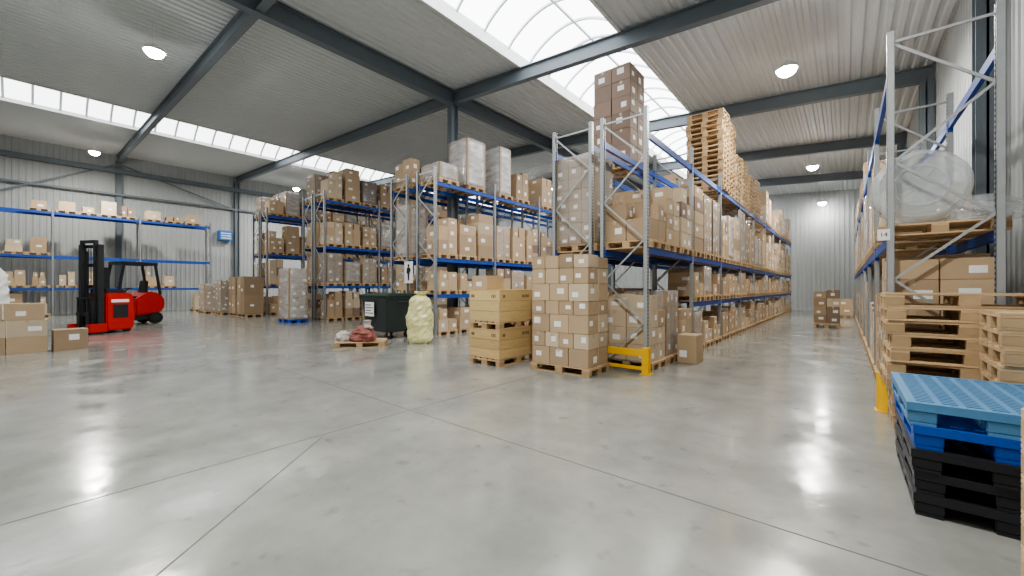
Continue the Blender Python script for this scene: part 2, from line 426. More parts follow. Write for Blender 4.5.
def film_mesh(sx, sy, sz, seed, m, jit=.016):
    r = random.Random(seed); rs = []; nz = max(6, int(sz / .14)); n = 32
    for a in range(nz + 1):
        z = sz * a / nz; ring = []
        for i in range(n):
            t = 2 * PI * (i + .5) / n; c, s_ = math.cos(t), math.sin(t); p = 9
            q = (abs(c) ** p + abs(s_) ** p) ** (-1 / p)
            j = 1 + r.uniform(0, 1) * jit
            if a == nz: j *= .97
            ring.append((c * q * sx / 2 * j, s_ * q * sy / 2 * j, z + (r.uniform(-.02, .02) if 0 < a < nz else 0)))
        rs.append(ring)
    return MB().rings(rs).mesh('stretch_film', M[m], smooth=True)
def wrapped(x, y, z, wx, wy, h, label, m='film', pal=True, rz=0, tone=None, group=None, palm='wood', L=None, near=False, cell=.32):
    if pal:
        a, b = (wx, wy)
        pl = L or ((1.0, .8) if a >= b else (.8, 1.0))
        if pl[0] >= pl[1]: pallet(x, y, z, pl[0], pl[1], rz, 'pallet carrying the ' + label, 'pallets under wrapped loads', near, m=palm)
        else: pallet(x, y, z, pl[1], pl[0], rz + PI / 2, 'pallet carrying the ' + label, 'pallets under wrapped loads', near, m=palm)
        z += .145
    e = put('wrapped_load', None, (x, y, z), rz, label=label, cat='wrapped load', group=group or 'film wrapped loads')
    mb = MB(); nz = max(2, round(h / cell)); tn = R.randrange(2) if tone is None else tone
    nx = 3 if near else 2; ny = 3 if near else 2
    for i in range(nx):
        for j in range(ny):
            for k in range(nz):
                cx = -wx / 2 + wx * (i + .5) / nx; cy = -wy / 2 + wy * (j + .5) / ny
                sx, sy, sz = wx / nx - .012, wy / ny - .012, h / nz - .006
                add_carton(mb, cx, cy, k * h / nz, sx, sy, sz, 0, True, mkst('+x-y', sx, sy, sz, .7), ti=1, li=2)
    put('stacked_cartons', mb.mesh('stacked_cartons', [M['t%d' % tn], M['tape'], M['label']]), parent=e)
    put('stretch_film', film_mesh(wx + .02, wy + .02, h + .012, R.random(), m), parent=e)
    return e

def load(x, y, z, wx, wy, h, nx, ny, nz, loc, group, tone=None, pal=(1.0, .8), near=False, force=False, faces='+x-y', drop=.3, rz=0, jit=.012, mix=True):
    if pal:
        if wx >= wy or pal[0] == pal[1]: pallet(x if len(pal) < 3 else pal[2], y, z, pal[0], pal[1], rz, 'wooden pallet under ' + loc, 'pallets under ' + group, near)
        else: pallet(x if len(pal) < 3 else pal[2], y, z, pal[0], pal[1], rz + (PI / 2 if len(pal) < 3 else 0), 'wooden pallet under ' + loc, 'pallets under ' + group, near)
        z += .145
    tn = R.choice([0, 0, 0, 1, 1, 3, 3]) if tone is None else tone
    if mix and not near and not force: wy *= R.uniform(.9, 1)
    for k in range(nz):
        lay = '' if nz == 1 else ', bottom layer' if k == 0 else ', top layer' if k == nz - 1 else ', %s layer' % ORD[k]
        for i in range(nx):
            for j in range(ny):
                if k == nz - 1 and nz > 1 and nx * ny > 1 and R.random() < drop: continue
                hp = ''
                if ny > 1: hp += ' ' + (['near', 'far'] if ny == 2 else ['near', 'middle', 'far'])[j]
                if nx > 1: hp += ' ' + (['left', 'right'] if nx == 2 else ['left', 'middle', 'right'])[i]
                t = tn
                if mix and R.random() < .25: t = R.choice([0, 1, 3, 2])
                ox = -wx / 2 + wx * (i + .5) / nx; oy = -wy / 2 + wy * (j + .5) / ny
                c, s_ = math.cos(rz), math.sin(rz)
                top = k == nz - 1
                sh = R.uniform(.65, 1) if top and mix else 1
                carton(x + c * ox - s_ * oy + R.uniform(-1, 1) * jit * .4, y + s_ * ox + c * oy + R.uniform(-1, 1) * jit * .4, z + k * h / nz,
                       wx / nx - jit, wy / ny - jit - (R.uniform(0, .08) if top and mix else 0), (h / nz - .002) * sh, rz, t,
                       '%s carton%s%s, %s' % (TONES[t], lay, hp, loc), group, faces, force)

# ------------------------------------------------------------------ racks
RM = {}
def up_mesh(h):
    k = ('u', h)
    if k not in RM:
        mb = MB(); mb.box(-.035, .035, -.042, -.036, 0, h); mb.box(-.035, .035, .036, .042, 0, h); mb.box(.029, .035, -.042, .042, 0, h)
        mb.box(-.035, -.029, -.042, -.024, 0, h); mb.box(-.035, -.029, .024, .042, 0, h)
        RM[k] = mb.mesh('upright', M['galvh'])
    return RM[k]
def beam_mesh(l):
    k = ('b', round(l, 3))
    if k not in RM:
        mb = MB(); mb.box(-.025, .025, -l / 2, l / 2, -.12, 0); mb.box(-.0255, -.005, -l / 2 + .01, l / 2 - .01, -.03, .001)
        for s in (-1, 1): mb.box(-.03, .03, s * l / 2 - .02, s * l / 2 + .02, -.17, .04)
        RM[k] = mb.mesh('beam', M['blue'])
    return RM[k]
def rack(label, xf, xb, ys, h, levels, hend=None):
    xc = (xf + xb) / 2; y0 = ys[0]
    e = put('pallet_rack', None, (xc, y0, 0), label=label, cat='rack', group='steel pallet racks')
    sg = 1 if xf > xb else -1
    fx, bx = (xf - xc) - sg * .035, (xb - xc) + sg * .035
    foot = RM.setdefault('foot', MB().box(-.06, .06, -.07, .07, 0, .008).mesh('base_plate', M['galv']))
    for fi, y in enumerate(ys):
        for x, r in ((fx, 0 if sg > 0 else PI), (bx, PI if sg > 0 else 0)):
            put('upright', up_mesh(h), (x, y - y0, .004), r, e); put('base_plate', foot, (x, y - y0, 0), 0, e)
        n = max(3, int(h / .74)); st = (h - .3) / n
        k = ('br', round(fx - bx, 3), h)
        if k not in RM:
            hw = abs(fx - bx) / 2 - .03
            mbh = MB().bar((-hw, 0, 0), (hw, 0, 0), .022, .03).mesh('horizontal_brace', M['galv'])
            m1 = MB().bar((-hw, 0, 0), (hw, 0, st), .022, .03).mesh('diagonal_brace', M['galv'])
            m2 = MB().bar((hw, 0, 0), (-hw, 0, st), .022, .03).mesh('diagonal_brace', M['galv'])
            RM[k] = (mbh, m1, m2)
        mbh, m1, m2 = RM[k]
        put('horizontal_brace', mbh, (0, y - y0, .16), 0, e); put('horizontal_brace', mbh, (0, y - y0, h - .12), 0, e)
        for i in range(n): put('diagonal_brace', (m1, m2)[i % 2], (0, y - y0, .15 + i * st), 0, e)
    for b in range(len(ys) - 1):
        l = ys[b + 1] - ys[b] - .084; yc = (ys[b] + ys[b + 1]) / 2 - y0
        for z in levels[b]:
            put('beam', beam_mesh(l), (fx, yc, z), 0 if sg > 0 else PI, e); put('beam', beam_mesh(l), (bx, yc, z), PI if sg > 0 else 0, e)
    return e
def frames(y0, n, l=2.75): return [y0 + l * i for i in range(n + 1)]

# central block: aisle row A and hidden row B
YA = frames(7.05, 9)
LV = [[2.24, 4.32]] + [[1.18, 2.24, 4.32]] * 8
rack('long blue beamed pallet rack along left side of the right-hand aisle', -2.7, -3.62, YA, 4.75, LV)
rack('pallet rack standing back to back behind the aisle rack, behind tall carton stack', -3.80, -4.72, YA, 4.75, [[2.24, 4.32]] * 9)
SHN = {0: 'floor', 1.18: 'lowest shelf', 2.24: 'middle shelf', 4.32: 'top shelf'}
cnt = {}
def place(z, where):
    k = (z, where); cnt[k] = cnt.get(k, -1) + 1; return '%s stack along %s' % (ORD[cnt[k] % 30], where)
for b in range(9):
    lv = [0] + LV[b]
    for s in range(3):
        y = YA[b] + .05 + .4417 + .8833 * s
        for li, z in enumerate(lv):
            top = z == 4.32
            where = 'central aisle rack ' + SHN[z]
            if top:
                if b < 5: continue
                if R.random() < .15: continue
                h = R.uniform(.7, 1.7)
            else:
                clear = lv[li + 1] - z - .12 - .16
                h = clear * R.uniform(.6, .97)
                if b == 0 and z == 0: h = [1.25, 1.3, 1.0][s]
                if b == 0 and z == 2.24: h = [.8, 1.2, 1.3][s]
            lc = place(z, where)
            if ((b > 0 and R.random() < .3) or (b == 1 and s == 1) or (b == 0 and z == 0 and s == 1)) and h > .6:
                wrapped(-3.16, y, z, .9, .74, h, 'clear film wrapped load, ' + lc, R.choice(['film', 'film', 'filmh', 'filmw']), near=b < 2); continue
            nz = max(1, round(h / (.32 if b < 4 else .4)))
            ny = R.choice([1, 2, 2]) if b < 5 else R.choice([1, 1, 2])
            if b == 0: load(-3.16, y, z, .94, .78, h, 2, 2, nz, lc, 'cartons on the central aisle rack', pal=(1.0, .8), near=True, tone=(1 if z > 2 and s == 0 else R.choice([0, 3])))
            else: load(-3.0, y, z, .62, .78, h, 1, ny, nz, lc, 'cartons on the central aisle rack', pal=(1.0, .8, -3.16), near=b < 2)
# row B first bays
for b in range(2):
    for s in range(3):
        y = YA[b] + .05 + .4417 + .8833 * s
        for z in (0, 2.24):
            h = R.uniform(1.1, 1.7)
            if b == 0 and s == 0 and z > 0:
                wrapped(-4.26, y, z, .92, .8, 1.82, 'tall glossy film wrapped stack on shelf directly above the front carton stack', 'film', tone=0, near=True, cell=.24); continue
            lc = place(z, 'rear central rack ' + SHN[z])
            load(-4.26, y, z, .92, .78, h, 2, 1, max(2, round(h / .4)), lc, 'cartons on the rear central rack', near=b == 0 and s == 0)
load(-4.26, YA[0] + 2.2, 4.32, .94, .86, 2.25, 2, 2, 6, 'tall dark stack topping the central rack', 'dark cartons topping the central rack', tone=2, near=True, force=True, drop=0, mix=False)
for b, s in ((2, 1), (3, 2), (4, 1)):
    y = YA[b] + .05 + .4417 + .8833 * s
    load(-4.26, y, 4.32, .92, .78, R.uniform(.8, 1.2), 2, 1, 3, place(4.32, 'rear central rack top shelf'), 'cartons on the rear central rack')
# stacks of empty pallets on top shelf
for (y, n, nm) in ((13.0, 16, 'nearest and tallest'), (13.84, 15, 'second tall'), (14.8, 10, 'third, lower'), (15.85, 11, 'fourth'), (17.2, 9, 'fifth'), (18.7, 10, 'farthest')):
    for k in range(n):
        pallet(-3.16 + R.uniform(-.025, .025), y + R.uniform(-.02, .02), 4.32 + k * .1445, 1.0, .8, R.uniform(-.015, .015),
               'wooden pallet, %s up in the %s empty pallet stack on central rack' % (ORD[k], nm), 'empty pallets stacked on the central rack', near=y < 14.5)

# block 2
YC = frames(8.1, 4)
LC = [[1.3, 2.45, 4.85]] * 4
SHC = {0: 'floor', 1.3: 'lowest shelf', 2.45: 'middle shelf', 4.85: 'top shelf'}
rack('second pallet rack from right, with wrapped loads on top shelf, behind yellow bag', -9.8, -10.75, YC, 5.3, LC)
rack('pallet rack backing the second rack, behind the dark waste container', -11.25, -12.2, YC, 5.3, LC)
for b in range(4):
    for s in range(3):
        y = YC[b] + .05 + .4417 + .8833 * s
        for li, z in enumerate([0] + LC[b]):
            if z == 4.85: continue
            clear = ([0] + LC[b])[li + 1] - z - .12 - .16
            h = clear * R.uniform(.65, .97) if z < 2 else R.uniform(.8, 1.6)
            lc = place(z, 'second rack ' + SHC[z])
            if R.random() < .32 and h > .6: wrapped(-10.28, y, z, .9, .76, h, 'clear film wrapped load, ' + lc, R.choice(['film', 'film', 'filmh']))
            else: load(-10.1, y, z, .62, .78, h, 1, R.choice([1, 2, 2]), max(1, round(h / .38)), lc, 'cartons on the second rack', pal=(1.0, .8, -10.28))
            if b == 0:
                lc = place(z, 'row behind second rack ' + SHC[z])
                if z == 2.45 and s == 0: wrapped(-11.72, y, z, .9, .76, 1.75, 'tall film wrapped load on middle shelf behind the second rack', 'filmh')
                elif s == 0 or z > 2: load(-11.72, y, z, .92, .78, h, 2, 1, max(1, round(h / .42)), lc, 'cartons on the row behind the second rack')
def wl(b, s, y0l): return y0l[b] + .05 + .4417 + .8833 * s
wrapped(-10.28, 8.65, 4.85, .95, .8, .5, 'low film wrapped carton load at near end of second rack top', 'filmh', tone=1)
wrapped(-10.28, 9.9, 4.85, .95, .9, 1.6, 'large greyish film wrapped carton load on top of second rack', 'filmw', tone=1)
wrapped(-10.28, 11.45, 4.85, .95, .62, 1.75, 'whitish film wrapped tall load on top of second rack', 'filmw', tone=3, L=(1.0, .8))
load(-10.28, 12.5, 4.85, .9, .78, 1.15, 1, 2, 2, 'beside whitish wrapped load on second rack top', 'cartons on the second rack', force=True)
load(-10.28, wl(2, 0, YC) + .1, 4.85, .9, .78, 1.3, 1, 2, 3, 'far stack on second rack top', 'cartons on the second rack')
wrapped(-10.28, wl(2, 2, YC) + .2, 4.85, .95, .8, 1.1, 'film wrapped load at far end of second rack top', 'film', tone=1)
load(-11.72, 8.6, 4.85, .92, .78, .95, 2, 2, 2, 'near end of row behind second rack, top shelf', 'cartons on the row behind the second rack', tone=1, force=True)
wrapped(-11.72, wl(0, 2, YC), 4.85, .9, .78, 1.1, 'film wrapped load topping the row behind the second rack', 'film', tone=2)
# block 3 and block 4
for (xf, nm, lab1, lab2) in ((-18.0, 'third rack', 'third pallet rack from right, beyond the film wrapped load on blue pallet', 'pallet rack backing the third rack from right'),
                             (-24.8, 'fourth rack', 'fourth pallet rack from right, nearest to left wall', 'pallet rack backing the fourth rack from right')):
    tp = 5.5 if xf > -20 else 5.6
    YE = frames(8.5, 3); LE = [[1.6, 3.4, tp]] * 3
    SHE = {0: 'floor', 1.6: 'lowest shelf', 3.4: 'middle shelf', tp: 'top shelf'}
    rack(lab1, xf, xf - 1, YE, tp + .4, LE); rack(lab2, xf - 1.2, xf - 2.2, YE, tp + .4, LE)
    for b in range(3):
        for s in range(3):
            y = wl(b, s, YE)
            for li, z in enumerate([0] + LE[b]):
                clear = (([0] + LE[b])[li + 1] - z - .28) if z < 4 else 1.7
                h = clear * R.uniform(.55, .94)
                lc = place(z, nm + ' ' + SHE[z])
                if R.random() < (.4 if z < 4 else .6) and h > .7: wrapped(xf - .5, y, z, .9, .76, h, 'film wrapped load, ' + lc, R.choice(['film', 'filmh']), tone=None if z < 4 else R.choice([1, 2]))
                else: load(xf - .4, y, z, .7, .78, h, 1, R.choice([1, 2]), max(1, round(h / .4)), lc, 'cartons on the %s' % nm, pal=(1.0, .8, xf - .5))
                if b == 0 and (s == 0 or z > 4):
                    lc = place(z, 'row behind %s %s' % (nm, SHE[z]))
                    if z > 4: wrapped(xf - 1.7, y, z, .9, .76, h, 'film wrapped load, ' + lc, 'film', tone=R.choice([1, 2]))
                    else: load(xf - 1.7, y, z, .9, .76, h, 1, 1, max(1, round(h / .45)), lc, 'cartons on the row behind %s' % nm)
# left wall rack
YW = [-6 + .4, -2.6, .8, 4.2, 7.6]
LW = [[1.5, 3.2, 5.5]] * 4
rack('long low loaded rack standing along the left wall', -32.0, -33.1, YW, 5.75, LW)
SHW = {0: 'floor', 1.5: 'lowest shelf', 3.2: 'middle shelf', 5.5: 'top shelf'}
for b in range(1, 4):
    for s in range(4):
        y = YW[b] + .1 + .4 + .8 * s
        for z in (0, 1.5, 3.2, 5.5):
            if b == 3 and (z > 2 or R.random() < .75): continue
            if R.random() < ((.15 if b == 1 else .45) if z < 5 else .25): continue
            h = R.uniform(.5, 1.15) if z < 5 else R.uniform(.25, .85)
            lc = place(z, 'left wall rack ' + SHW[z])
            load(-32.5, y + R.uniform(-.04, .04), z, .8, R.uniform(.5, .76), h, 1, R.choice([1, 1, 2]), R.choice([1, 2, 2]) if z < 5 else 1, lc, 'cartons on the left wall rack', pal=(1.0, .8), tone=R.choice([0, 3, 1]))
for s, hh in ((0, .5), (1, .35), (2, .55)):
    load(-32.5, YW[3] + .6 + .95 * s, 5.5, .8, .74, hh, 1, 1 + s % 2, 1, '%s on top of left wall rack near heater' % ORD[s], 'cartons on the left wall rack', pal=(1.0, .8))
# right rack
YR = frames(6.83, 8)
LR = [[2.15, 4.2]] * 8
rack('galvanised pallet rack along the right wall, nearest to stacked pallets', .4, 1.35, YR, 4.66, LR)
SHR = {0: 'floor', 2.15: 'middle shelf', 4.2: 'top shelf'}
for b in range(8):
    for s in range(3):
        y = wl(b, s, YR)
        for z in (0, 2.15, 4.2):
            if b == 0 and (z > 0 or s == 0): continue
            if z > 4 and (b < 3 or R.random() < .5): continue
            h = R.uniform(1.0, 1.7) if z < 4 else R.uniform(.6, 1.1)
            lc = place(z, 'right wall rack ' + SHR[z])
            if R.random() < .3: wrapped(.88, y, z, .9, .76, h, 'film wrapped load, ' + lc, R.choice(['film', 'filmw']))
            else: load(.76, y, z, .7, .78, h, 1, R.choice([1, 2]), max(1, round(h / .45)), lc, 'cartons on the right wall rack', pal=(1.0, .8, .88), faces='-x-y')
load(.875, 7.35, 0, .95, .8, 1.82, 2, 2, 5, 'near end of right rack, behind stacked pallets', 'cartons at the near end of the right rack', near=True, force=True, drop=0, tone=0)
pallet(.875, 7.34, 2.15, 1.1, .8, 0, 'wooden pallet on right rack shelf carrying clear plastic bundles', 'pallets on the right rack', True)

# ------------------------------------------------------------------ plastic bundles on the right rack
def blob(rx, ry, h, seed, m, name, prof=((0, .8), (.15, .98), (.4, 1), (.65, .93), (.85, .7), (1, .25)), n=40, nz=26, jit=.05, lobes=5, rough=.35, smooth=True):
    r = random.Random(seed); ph = [r.uniform(0, 6.3) for _ in range(8)]; rs = []
    for a in range(nz + 1):
        t = a / nz
        for (t0, r0), (t1, r1) in zip(prof[:-1], prof[1:]):
            if t0 <= t <= t1: k = (t - t0) / (t1 - t0); k = k * k * (3 - 2 * k); rad = r0 + (r1 - r0) * k; break
        ring = []
        for i in range(n):
            an = 2 * PI * i / n
            w = 1 + jit * (math.sin(lobes * an + ph[0] + 3 * t) + .6 * math.sin((lobes + 4) * an + ph[1] - 5 * t) + .6 * math.sin(9 * t + ph[2] + 2 * an)) + r.uniform(-1, 1) * jit * rough
            ring.append((rx * rad * w * math.cos(an), ry * rad * w * math.sin(an), h * t))
        rs.append(ring)
    return MB().rings(rs).mesh(name, M[m], smooth=smooth)
e = put('wrapped_bundle', None, (.72, 7.0, 2.295), label='large rounded translucent shiny plastic wrapped bundle on right rack shelf', cat='plastic bundle')
RR = .47
r_ = random.Random(5)
def wob(lst, n, a):
    out = []
    for y, rr in lst:
        ring = []
        for i in range(n):
            t = 2 * PI * i / n; w = 1 + a * (math.sin(5 * t + 6 * y) + .6 * math.sin(9 * t - 9 * y)) + r_.uniform(-a, a) * .4
            ring.append((rr * w * math.cos(t), y + r_.uniform(-.006, .006), RR + rr * w * math.sin(t)))
        out.append(ring)
    return out
LS = ((.06, .04), (.05, .12), (.035, .22), (.03, .32), (.04, .40), (.075, .445), (.15, .46), (.3, .465), (.42, .46), (.5, .445), (.55, .40), (.57, .2), (.57, .05))
put('wrapped_roll', MB().rings(wob(LS, 56, .007)).mesh('wrapped_roll', M['filmg'], smooth=True), parent=e)
put('inner_roll', MB().rings(wob([(.09 + y * .7, rr * .6) for y, rr in LS], 40, .01)).mesh('inner_roll', M['filmg'], smooth=True), parent=e)
for r0 in (.40, .26):
    put('wrap_fold', MB().rings(wob(((.03, r0), (.01, r0 - .008), (.01, r0 - .028), (.03, r0 - .036)), 44, .01), cap=False).mesh('wrap_fold', M['filmc'], smooth=True), parent=e)
e = put('plastic_bundle', None, (1.24, 7.2, 2.295), label='loose low crumpled clear plastic film spread right of the rounded bundle', cat='plastic bundle')
put('outer_sheet', blob(.29, .28, .30, 4, 'filmc', 'outer_sheet', prof=((0, 1.05), (.3, 1), (.6, .95), (.85, .8), (1, .45)), jit=.07, rough=.6, n=36, nz=16), parent=e)
put('inner_sheet', blob(.22, .2, .22, 8, 'filmc', 'inner_sheet', jit=.12, rough=.8, smooth=False, n=24, nz=12), parent=e)
load(.875, 8.5, 2.15, .9, .8, .7, 1, 2, 2, 'behind plastic bundles on right rack shelf', 'cartons on the right wall rack', pal=(1.0, .8), faces='-x-y')

# ------------------------------------------------------------------ foreground right: pallets
for k in range(10):
    pallet(.97 + R.uniform(-.04, .03), 6.24 + R.uniform(-.02, .02), k * .1445, 1.2, .8, R.uniform(-.025, .025),
           'wooden pallet, %s from floor in tall stack before the right rack' % ORD[k], 'empty pallets stacked before the right rack', True)
for k in range(9):
    pallet(1.38 + R.uniform(-.02, .02), 5.42 + R.uniform(-.015, .015), k * .1445, .8, .75, R.uniform(-.02, .02),
           'wooden pallet, %s from floor in lower stack at right edge' % ORD[k], 'empty pallets in the lower stack at the right edge', True)
for k in range(7):
    pallet(1.155, 2.2, k * .1445, 1.2, .8, 0, 'wooden pallet, %s from floor in stack nearest the camera' % ORD[k], 'empty pallets nearest the camera', True)

def plastic_pallet(x, y, z, L, W, h, rz, m, label):
    e = put('plastic_pallet', None, (x, y, z), rz, label=label, cat='pallet', group='plastic pallets stacked at the right')
    mb = MB(); t0 = h - .035
    for s in (-1, 1):
        mb.box(s * L / 2 - (.05 if s > 0 else 0), s * L / 2 + (.05 if s < 0 else 0), -W / 2, W / 2, t0 - .02, h)
        mb.box(-L / 2 + .05, L / 2 - .05, s * W / 2 - (.05 if s > 0 else 0), s * W / 2 + (.05 if s < 0 else 0), t0 - .02, h)
    n = int((L - .1) / .052)
    for i in range(1, n): xx = -L / 2 + .05 + (L - .1) * i / n; mb.box(xx - .013, xx + .013, -W / 2 + .05, W / 2 - .05, t0, h - .001)
    for i in range(1, 7): yy = -W / 2 + .05 + (W - .1) * i / 7; mb.box(-L / 2 + .05, L / 2 - .05, yy - .016, yy + .016, t0 - .005, h - .002)
    put('deck', mb.mesh('deck', M[m]), parent=e)
    ft = MB()
    ft.prism([(-.075, 0), (.075, 0), (.08, t0 - .02 - .02), (-.08, t0 - .02 - .02)], -.07, .07, 'y')
    fm = ft.mesh('foot', M[m], bevel=.006)
    for cx in (-L / 2 + .085, 0, L / 2 - .085):
        for cy in (-W / 2 + .075, 0, W / 2 - .075): put('foot', fm, (cx, cy, .02), parent=e)
    rm = MB().box(-L / 2 + .005, L / 2 - .005, -.065, .065, 0, .02).mesh('runner', M[m])
    for cy in (-W / 2 + .075, 0, W / 2 - .075): put('runner', rm, (0, cy, 0), parent=e)
PL = [('pk', .145, 'black plastic pallet at bottom of the plastic pallet stack'), ('pk', .145, 'black plastic pallet, second from bottom of the plastic pallet stack'),
      ('pk', .145, 'black plastic pallet just under the vivid blue plastic pallet'), ('pb', .15, 'vivid blue plastic pallet between black pallets and lighter blue top pallet'),
      ('pbl', .15, 'lighter greyish blue plastic pallet with slotted deck on top of stack')]
z = 0
for i, (m, h, lb) in enumerate(PL):
    plastic_pallet(.78 + [-.005, -.005, -.012, -.01, -.035][i], 4.38 + [0, .01, -.01, .02, .02][i], z, 1.25, .85, h, PI / 2 + [.0, .008, -.008, .01, .0][i], m, lb); z += h + .0005

# ------------------------------------------------------------------ guards and signs
def arcp(r, n=14): return [(r * math.cos(PI + PI * i / n), r * math.sin(PI + PI * i / n)) for i in range(n + 1)]
pr = [(-.11, .08)] + arcp(.11) + [(.11, .08), (.085, .08)] + arcp(.085)[::-1] + [(-.085, .08)]
e = put('upright_guard', None, (.41, 6.70, 0), label='chunky rounded yellow guard at foot of the right rack upright', cat='guard')
put('guard_shell', MB().prism(pr, .01, .46, 'z').mesh('guard_shell', M['yellow']), parent=e)
put('foot_plate', MB().box(-.13, .13, -.13, .06, 0, .01).mesh('foot_plate', M['yellow']), parent=e)
e = put('end_barrier', None, (-3.12, 6.86, 0), label='low yellow steel barrier before the central rack, beside tall carton stack', cat='barrier')
put('rail', MB().box(-.5, .5, -.035, .035, .30, .42).mesh('rail', M['yellow'], bevel=.006), parent=e)
put('rail', MB().box(-.5, .5, -.02, .02, .06, .12).mesh('rail', M['yellow'], bevel=.004), parent=e)
for x in (-.46, .46):
    put('post', MB().box(x - .06, x + .06, -.06, .06, .01, .46).mesh('post', M['yellow'], bevel=.008), parent=e)
    put('foot_plate', MB().box(x - .09, x + .09, -.09, .09, 0, .01).mesh('foot_plate', M['yellow']), parent=e)
def text(body, size, m, parent, loc, rot):
    c = bpy.data.curves.new('lettering', 'FONT'); c.body = body; c.size = size; c.align_x = 'CENTER'; c.align_y = 'CENTER'; c.extrude = .0008
    t = bpy.data.objects.new('lettering_curve', c); COL.objects.link(t)
    dg = bpy.context.evaluated_depsgraph_get(); dg.update()
    me = bpy.data.meshes.new_from_object(t.evaluated_get(dg)); bpy.data.objects.remove(t)
    me.materials.clear(); me.materials.append(M[m]); me.name = 'lettering'
    o = put('lettering', me, loc, parent=parent); o.rotation_euler = rot
    return o
s = put('rack_sign', MB().box(-.058, .058, -.003, .003, -.07, .07).mesh('rack_sign', M['white'], bevel=.002), (.37, 6.782, 2.16), label='small white numbered plate on the right rack front upright', cat='sign')
text('14', .075, 'black', s, (0, -.0045, 0), (PI / 2, 0, 0))
s = put('notice_board', MB().box(-.23, .23, -.004, .004, -.36, .36).mesh('notice_board', M['white'], bevel=.002), (-11.1, 8.02, 2.02), label='white notice with a dark figure at end of second rack', cat='sign')
mk = MB().prism([(-.04, -.27), (.03, -.27), (.05, -.05), (.12, .08), (.06, .16), (-.08, .16), (-.12, -.02), (-.06, -.05)], -.0065, -.0045, 'y')
mk.cyl((.0, -.0065, .22), (.0, -.0045, .22), .055, n=16)
put('dark_figure', mk.mesh('dark_figure', M['black']), parent=s)

# ------------------------------------------------------------------ front carton stack and crates
pallet(-3.88, 6.33, 0, 1.2, .8, .03, 'wooden pallet under the tall front carton stack', 'pallets on the open floor', True)
zz = .145
for k, hh in enumerate((.31, .26, .32, .24, .30, .27, .25)):
    nc = 3 if k in (0, 2, 4) else 4
    for i in range(nc):
        for j in range(2):
            t = R.choice([0, 0, 3, 0, 1])
            cw = 1.155 / nc
            c, s_ = math.cos(.03), math.sin(.03); ox, oy = -.5775 + cw * (i + .5), -.195 + .39 * j
            top = k == 6
            if top and (i, j) == (1, 1): continue
            hp = (['left', 'middle', 'right'] if nc == 3 else ['left', 'inner left', 'inner right', 'right'])[i]
            carton(-3.88 + c * ox - s_ * oy + R.uniform(-.004, .004), 6.33 + s_ * ox + c * oy, zz, cw - .012, .376, (hh - .002) * (R.choice([1, .8, .9]) if top else 1), .03 + R.uniform(-.012, .012), t,
                   '%s carton, %s layer up, %s column, %s row of tall front stack' % (TONES[t], ORD[k], hp, ['front', 'rear'][j]),
                   'cartons of the tall front stack', '-y+x', True)
    zz += hh
def crate(x, y, z, L, W, h, n, m, label, lid=True):
    e = put('wooden_crate', None, (x, y, z), label=label, cat='crate', group='wooden crates beside the tall carton stack')
    ph = (h - (.02 if lid else 0)) / n; t = .022; g = .003
    a = MB().box(-L / 2, L / 2, -t / 2, t / 2, g, ph).mesh('plank', M[m], bevel=.004)
    b = MB().box(-t / 2, t / 2, -W / 2 + t, W / 2 - t, g, ph).mesh('plank', M[m], bevel=.004)
    for k in range(n):
        for s_ in (-1, 1):
            put('plank', a, (0, s_ * (W / 2 - t / 2), k * ph), parent=e); put('plank', b, (s_ * (L / 2 - t / 2), 0, k * ph), parent=e)
    for sx in (-1, 1):
        for sy in (-1, 1):
            put('corner_post', MB().box(sx * (L / 2 - t) - (.05 if sx > 0 else 0), sx * (L / 2 - t) + (.05 if sx < 0 else 0), sy * (W / 2 - t) - (.05 if sy > 0 else 0), sy * (W / 2 - t) + (.05 if sy < 0 else 0), 0, h - .02).mesh('corner_post', M[m]), parent=e)
    st = MB()
    zc = ph * (n - 1)
    for dx in (-.34, -.31, -.28, .2, .24, .28): st.box(dx, dx + .02, -W / 2 - .002, -W / 2 - .0005, zc + .06, zc + .12)
    for dy in (-.5, -.46, .1, .14, .2, .24, .28): st.box(L / 2 + .0005, L / 2 + .002, dy, dy + .022, zc + .06, zc + .12)
    put('stencil_mark', st.mesh('stencil_mark', M['stamp']), parent=e, label='dark stencilled marks')
    if lid: put('lid', MB().box(-L / 2, L / 2, -W / 2, W / 2, h - .02, h).mesh('lid', M[m], bevel=.003), parent=e)
CX, CY = -5.4, 6.25
pallet(CX, CY, 0, 1.2, .8, PI / 2, 'wooden pallet under the lower wooden crate', 'pallets on the open floor', True)
crate(CX, CY, .145, .8, 1.2, .56, 3, 'crated', 'lower browner wooden crate of solid planks beside tall carton stack')
pallet(CX, CY, .706, 1.2, .8, PI / 2, 'wooden pallet between the lower and upper wooden crates', 'pallets on the open floor', True)
crate(CX, CY, .851, .8, 1.2, .62, 3, 'crate', 'upper paler yellow wooden crate of solid planks beside tall carton stack')
carton(-5.57, 5.95, 1.473, .42, .5, .27, 0, 0, 'tan carton on the near end of the upper wooden crate', 'cartons on the upper crate', '-y', True)
carton(-2.42, 8.6, 0, .36, .5, .56, 0, 0, 'single tall tan carton on floor in front of the central rack', 'cartons on the open floor', '+x-y', True)

